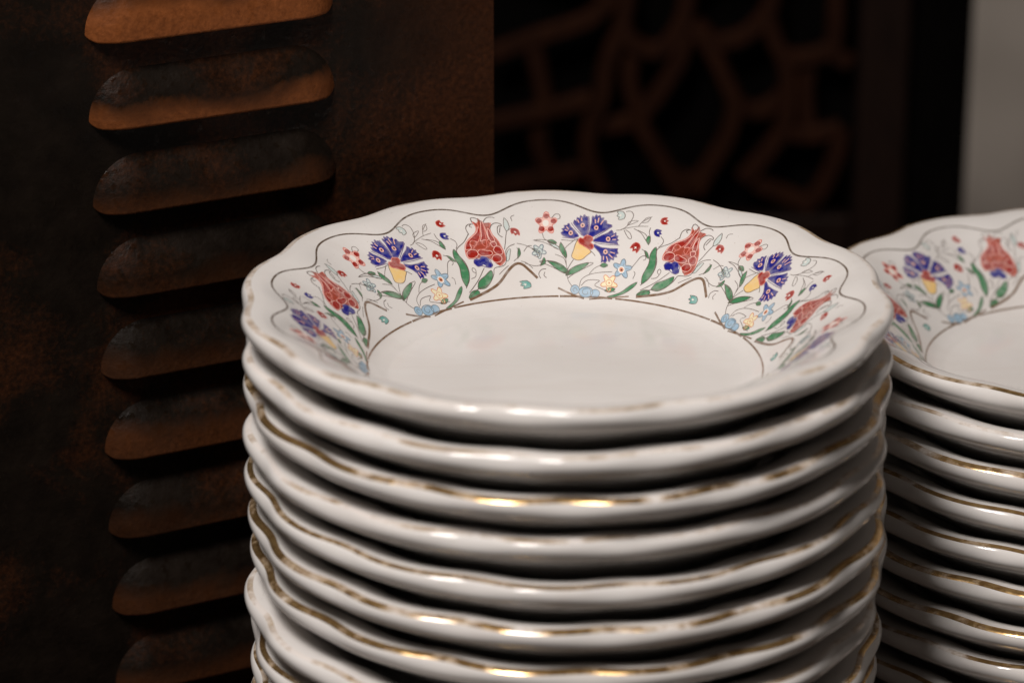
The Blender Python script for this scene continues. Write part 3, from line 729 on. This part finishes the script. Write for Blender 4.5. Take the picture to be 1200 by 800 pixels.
('tulip_print','F','red',2,1,[29.8,88.9,30.6,90.3,31.74,90,32.31,87.6,31.54,86.7,30.36,87.4]),
('tulip_print','L','rosepale',4,0.13,[29.8,88.9,30.6,90.3,31.74,90,32.31,87.6,31.54,86.7,30.36,87.4,29.8,88.9]),
('tulip_print','F','red',2,1,[28.69,85,29.5,86.6,30.83,86.7,31.71,85.4,31.08,83.8,29.46,83.7]),
('tulip_print','L','rosepale',4,0.13,[28.69,85,29.5,86.6,30.83,86.7,31.71,85.4,31.08,83.8,29.46,83.7,28.69,85]),
('tulip_print','F','red',2,1,[29.44,92,30.73,92.4,31.03,90.8,30,90.2]),
('tulip_print','L','rosepale',4,0.13,[29.44,92,30.73,92.4,31.03,90.8,30,90.2,29.44,92]),
('tulip_print','L','rose',5,0.15,[25.87,92.7,25.88,91.8,25.42,91.2,24.74,91.3,24.26,92,24.24,93,24.71,93.6,25.36,93.5,25.87,92.7]),
('tulip_print','L','rose',5,0.15,[29.18,92.2,29.23,91.1,28.74,90.5,27.99,90.7,27.45,91.5,27.41,92.6,27.89,93.3,28.63,93.1,29.18,92.2]),
('tulip_print','L','rose',5,0.18,[24.63,90.2,26.4,93,27.63,96.3,27.72,101.8]),
('tulip_print','L','rose',5,0.18,[25.54,89.5,28.09,89.9,28.62,93.1,28.91,96.9,29.08,100.8]),
('tulip_print','F','cobalt',5,1,[25.83,84.6,25.9,83.6,25.51,82.8,24.8,82.6,24.06,82.9,23.57,83.8,23.51,84.8,23.9,85.6,24.59,85.9,25.33,85.5]),
('tulip_print','F','cobalt',5,1,[27.82,85.1,27.9,84,27.5,83.1,26.74,82.9,25.93,83.3,25.39,84.3,25.32,85.3,25.73,86.2,26.47,86.5,27.26,86]),
('tulip_print','F','cobalt',5,1,[28.61,83.3,28.65,82.5,28.25,81.9,27.57,81.7,26.88,82,26.45,82.6,26.43,83.4,26.83,84,27.5,84.2,28.18,84]),
('tulip_print','L','mauve',7,0.16,[23.41,84.2,23.8,85.5,25.36,85.5,26.03,86.6,27.62,85.9,28.4,83.7,28.11,81.8,26.64,82,25.39,82.8,24.24,82.7,23.41,84.2]),
('tulip_print','L','outline',6,0.15,[26.51,101.7,26.6,103.9,27.78,103.6,28.86,101.7]),
('tulip_print','L','outline',6,0.15,[29.16,101.6,30.22,103.5,31.55,103.7,32.25,103.1]),
('tulip_print','L','outline',6,0.15,[30.31,98.1,30.99,99.9,32.16,100.7,33.36,99.9,33.53,98.9]),
('tulip_print','L','outline',6,0.15,[33.51,99,32.56,99,32.08,96.5,32.44,94.8,33.07,94]),
('tulip_print','L','outline',6,0.15,[32.56,96,33.08,98.6]),
('tulip_print','L','outline',6,0.15,[24.66,96.2,24.51,99.2,25.47,100.9,26.62,100.9]),
('tulip_print','L','outline',6,0.15,[26.12,99.4,25.54,100,26.14,101.1]),
('tulip_print','F','green',0,1,[18.57,75.4,18.12,78.8,18.85,83.8,18.38,87.7,19.29,91,20.2,87.3,21.07,82.1,20.3,77.9]),
('tulip_print','L','outline',2,0.15,[18.57,75.4,18.12,78.8,18.85,83.8,18.38,87.7,19.29,91,20.2,87.3,21.07,82.1,20.3,77.9,18.57,75.4]),
('tulip_print','L','outline',2,0.15,[18.31,74.9,20.15,77.8,21.13,81.4,20.94,85.1,19.93,88.5,20.1,90.7,22.6,93.1,23.76,94.9,24.58,96.5]),
('tulip_print','L','outline',2,0.13,[21,78.2,22.59,78.9,23.23,81.5,22.5,82.4,22.15,81.2,22.9,80.2]),
('tulip_print','F','green',0,1,[22.07,73.9,22.94,76.6,25.44,78.6,27.73,80.6,27.75,78,26.12,75.2,24.24,73.7]),
('tulip_print','L','outline',2,0.15,[22.07,73.9,22.94,76.6,25.44,78.6,27.73,80.6,27.75,78,26.12,75.2,24.24,73.7,22.07,73.9]),
('tulip_print','F','green',0,1,[17.93,70.8,19.44,73.1,21.76,73.4,21.85,71.6]),
('tulip_print','L','outline',2,0.13,[17.93,70.8,19.44,73.1,21.76,73.4,21.85,71.6,17.93,70.8]),
('tulip_print','L','outline',2,0.15,[18.77,73,21.04,75.1,23.46,77.9,25.89,81.8]),
('tulip_print','L','outline',2,0.15,[18.76,71.5,22.18,73.9,25.79,75,28.13,78.6,28.89,81.3,31.84,82,32.92,84.5,33.18,87.9,34.39,89.7,36,90.4]),
('tulip_print','F','mist',0,0,[32.66,83.6,33.05,86.2,33.82,88.2,34.72,88.8,34.18,86.2,33.56,83.8]),
('tulip_print','L','outline',2,-0.12,[32.66,83.6,33.05,86.2,33.82,88.2,34.72,88.8,34.18,86.2,33.56,83.8,32.66,83.6]),
('tulip_print','L','outline',2,0.12,[15.5,77.1,15.75,79.2,15.19,80.1]),
('arch_line','L','brown',1,0.42,[18.05,70.2,21.7,71.3,25.84,72.9,29.29,75.2,32.16,78.9,34.16,81.3,35.78,82.3,37.24,81.7,38.66,79.7,41.17,75.9]),
('arch_line','L','brown',1,0.3,[-7.16,71.8,-3.09,69.4,1.25,67.6]),
('arch_line','L','brown',1,0.22,[2.98,67.4,8.92,68.5,13.13,69.4,15.72,70]),
('arch_line','L','brown',1,0.34,[-6.6,68.44,-4.46,68.44,-2.32,68.44,-0.19,68.44,1.95,68.44,4.09,68.44,6.23,68.44,8.36,68.44,10.5,68.44]),
('arch_line','L','brown',1,0.28,[11.5,68.44,15.99,68.44,20.48,68.44,24.96,68.44,29.45,68.44,33.94,68.44,38.42,68.44,42.91,68.44,47.4,68.44]),
('arch_line','L','outline',1,0.11,[-12.31,75.8,-12.78,77.5,-11.88,79.2,-10.52,79.5]),
('arch_line','L','outline',1,0.1,[-10.52,75.9,-11.25,76.9,-10.9,78.3]),
('vine_print','L','outline',2,0.12,[-8.28,100.6,-7.3,102.5,-6.38,102.3,-6.25,100.7,-6.88,100.2]),
('vine_print','L','outline',2,0.12,[-10.81,94.1,-10.43,91.8,-9.28,90.8,-7.58,90.1]),
('vine_print','L','outline',2,0.12,[2.21,77.7,3.59,80.1,5.38,81.4,7.29,81.2]),
('vine_print','L','outline',2,0.12,[5.6,75.1,4.15,73.3,5.89,72.3,8.08,71.4,11.08,71.2]),
('vine_print','L','outline',2,0.13,[14.22,81.2,15.1,83.6,15.96,86,17.1,86.8,17.59,85.5,16.94,84.9]),
('vine_print','L','outline',2,0.12,[15.65,89.3,16.76,88.4,17.76,86.4]),
('vine_print','L','outline',2,0.13,[19.57,95.4,20.57,94.1,20.64,92.4,19.97,90.9]),
('vine_print','L','outline',2,0.12,[16.12,98.6,16.25,96.4,17.04,94.1,16.84,91.9]),
('vine_print','L','outline',2,0.13,[36.6,90.6,38.6,89.6,40.78,87.7,42.39,85.6,41.96,84.3,40.92,85]),
('vine_print','L','outline',2,0.12,[37.97,82.2,40.39,80.9,42.56,81.2,43.31,83.2]),
('vine_print','L','outline',2,0.12,[36.44,100.5,36.36,102.4,37.25,103]),
('vine_print','L','outline',2,0.12,[34.93,83.4,36.28,84.9,36.84,87.3,36.38,88.8]),
('vine_print','L','outline',2,0.12,[29.81,78.5,31.32,80.1,33.15,81.8]),
('vine_print','L','outline',2,0.12,[-16.28,86.9,-14.99,89,-13.91,89.1]),
('vine_print','L','outline',2,0.12,[-17.45,83.1,-16.02,82.3,-14.33,79.9]),
('vine_print','F','green',0,1,[-9.7,91,-8.4,91.4,-7.15,89.9,-8.46,89.5]),
('vine_print','L','outline',2,0.1,[-9.7,91,-8.4,91.4,-7.15,89.9,-8.46,89.5,-9.7,91]),
('vine_print','F','green',0,1,[7.53,71.2,8.9,72.7,10.85,72.3,9.49,70.8]),
('vine_print','L','outline',2,0.1,[7.53,71.2,8.9,72.7,10.85,72.3,9.49,70.8,7.53,71.2]),
('vine_print','F','green',0,1,[5.01,81.3,5.92,82.5,7.36,81.7,6.22,80.6]),
('vine_print','L','outline',2,0.1,[5.01,81.3,5.92,82.5,7.36,81.7,6.22,80.6,5.01,81.3]),
('vine_print','F','green',0,1,[40.4,88,41.61,87.7,42.84,85.8,41.51,86.2]),
('vine_print','L','outline',2,0.1,[40.4,88,41.61,87.7,42.84,85.8,41.51,86.2,40.4,88]),
('vine_print','F','green',0,1,[42.26,80.7,42.82,82.4,43.62,84.2,43.91,81.8]),
('vine_print','L','outline',2,0.1,[42.26,80.7,42.82,82.4,43.62,84.2,43.91,81.8,42.26,80.7]),
('vine_print','F','green',0,1,[17.06,91.3,16.05,93.1,16.44,95.2,17.27,93.1]),
('vine_print','L','outline',2,0.1,[17.06,91.3,16.05,93.1,16.44,95.2,17.27,93.1,17.06,91.3]),
('vine_print','F','green',0,1,[36.09,84.2,36.37,86.6,36.95,88.8,37.21,86.1]),
('vine_print','L','outline',2,0.1,[36.09,84.2,36.37,86.6,36.95,88.8,37.21,86.1,36.09,84.2]),
('vine_print','F','green',0,1,[16.44,88.9,17.41,88.3,18.44,85.8,17.3,86.7]),
('vine_print','L','outline',2,0.1,[16.44,88.9,17.41,88.3,18.44,85.8,17.3,86.7,16.44,88.9]),
]
THETA0, SQUEEZE = R(5.6), .945
def motif_meshes():
    """one repeat of the floral border, one mesh for each drawn thing"""
    P = {}
    for name, kind, col, lay, par, data in MOTIF:
        pr = P.setdefault(name, Print())
        a = np.array(data, float).reshape(-1, 2)
        pts = np.stack([(np.radians(a[:, 0]) * SQUEEZE + THETA0) * Print.RR, a[:, 1]], 1)
        if kind == 'F':
            pr.fill(pts, PAL[col], lay, par)
        else:
            pr.line(pts, PAL[col], lay, abs(par) * (2.5 if name == 'arch_line' else 1.9), par > 0)
    return {k: p.mesh(k) for k, p in P.items()}
def inner_line():
    p = Print()
    th = np.linspace(0, 2 * np.pi, 701)
    s = 107.6 + 2.5 * (lobe(th) - .1)
    p.line(np.stack([th * Print.RR, s], 1), M_LINE, 1, .72, False)
    return p.mesh('inner_line')

LINE = inner_line()
VARIANTS = []
for wa, wp in ((0.0, 0.0), (.30, .7), (.38, 2.1), (.25, 4.0)):
    WARP[:] = [wa, wp]
    wide = 109.2 if wp == 4.0 else 108.7
    VARIANTS.append((plate_body(), gilt_strip(M_GOLD, r1=wide), gilt_strip(M_GOLD_WORN)))
WARP[:] = [0.0, 0.0]
MOT = motif_meshes()
PITCH = .015
def plate(loc, rot, label, group, decorated, worn, var=0):
    e = tag(empty('porcelain_plate', loc), label, 'plate', group)
    e.rotation_euler = (0, 0, -R(rot))
    link('plate_body', VARIANTS[var][0], e)
    link('gilt_rim', VARIANTS[var][2 if worn else 1], e)
    if decorated:
        link('inner_line', LINE, e)
        for k in range(7):
            for name, me in MOT.items():
                o = link(name, me, e)
                o.rotation_euler = (0, 0, -k * 2 * math.pi / 7)
    return e

ORD = ['topmost', 'second', 'third', 'fourth', 'fifth', 'sixth', 'seventh', 'eighth', 'ninth', 'tenth', 'eleventh', 'twelfth', 'thirteenth', 'fourteenth']
def stack(cx, cy, n, where, group, rots, jit, top_rot, worn, seed):
    rnd = random.Random(seed)
    for i in range(n):
        z = (n - i) * PITCH
        if i == 0:
            lab = 'topmost white plate with painted carnations and tulips on the %s' % where
        else:
            lab = '%s gilt-edged white plate from the top of the %s' % (ORD[i], where)
        j = jit[i] if i < len(jit) else (rnd.uniform(-1.5, 1.5), rnd.uniform(-1.5, 1.5))
        plate((cx + j[0] / 1000, cy + j[1] / 1000, z), top_rot if i == 0 else rots[i % len(rots)], lab, group, i == 0, (i in worn), (0, 1, 3, 2, 1, 3, 3, 2, 1, 2, 3, 1, 2, 3)[i])
stack(0, 0, 14, 'near middle stack', 'plates of the near stack',
      [0, 131, 43, 215, 86, 320, 169, 11, 253, 122, 305, 67], [(0, 0), (.3, -1), (.8, -.5), (.6, 1), (.6, .5), (1.6, -.5), (1.8, .8), (-.4, -.6), (.6, .8), (0, 0)],
      0, (0, 1, 3, 7), 3)
stack(.2074, .115, 11, 'farther stack at right', 'plates of the farther stack',
      [0, 87, 198, 301, 44, 152, 261, 9, 115, 224], [(0, 0)], -2, (1,), 7)
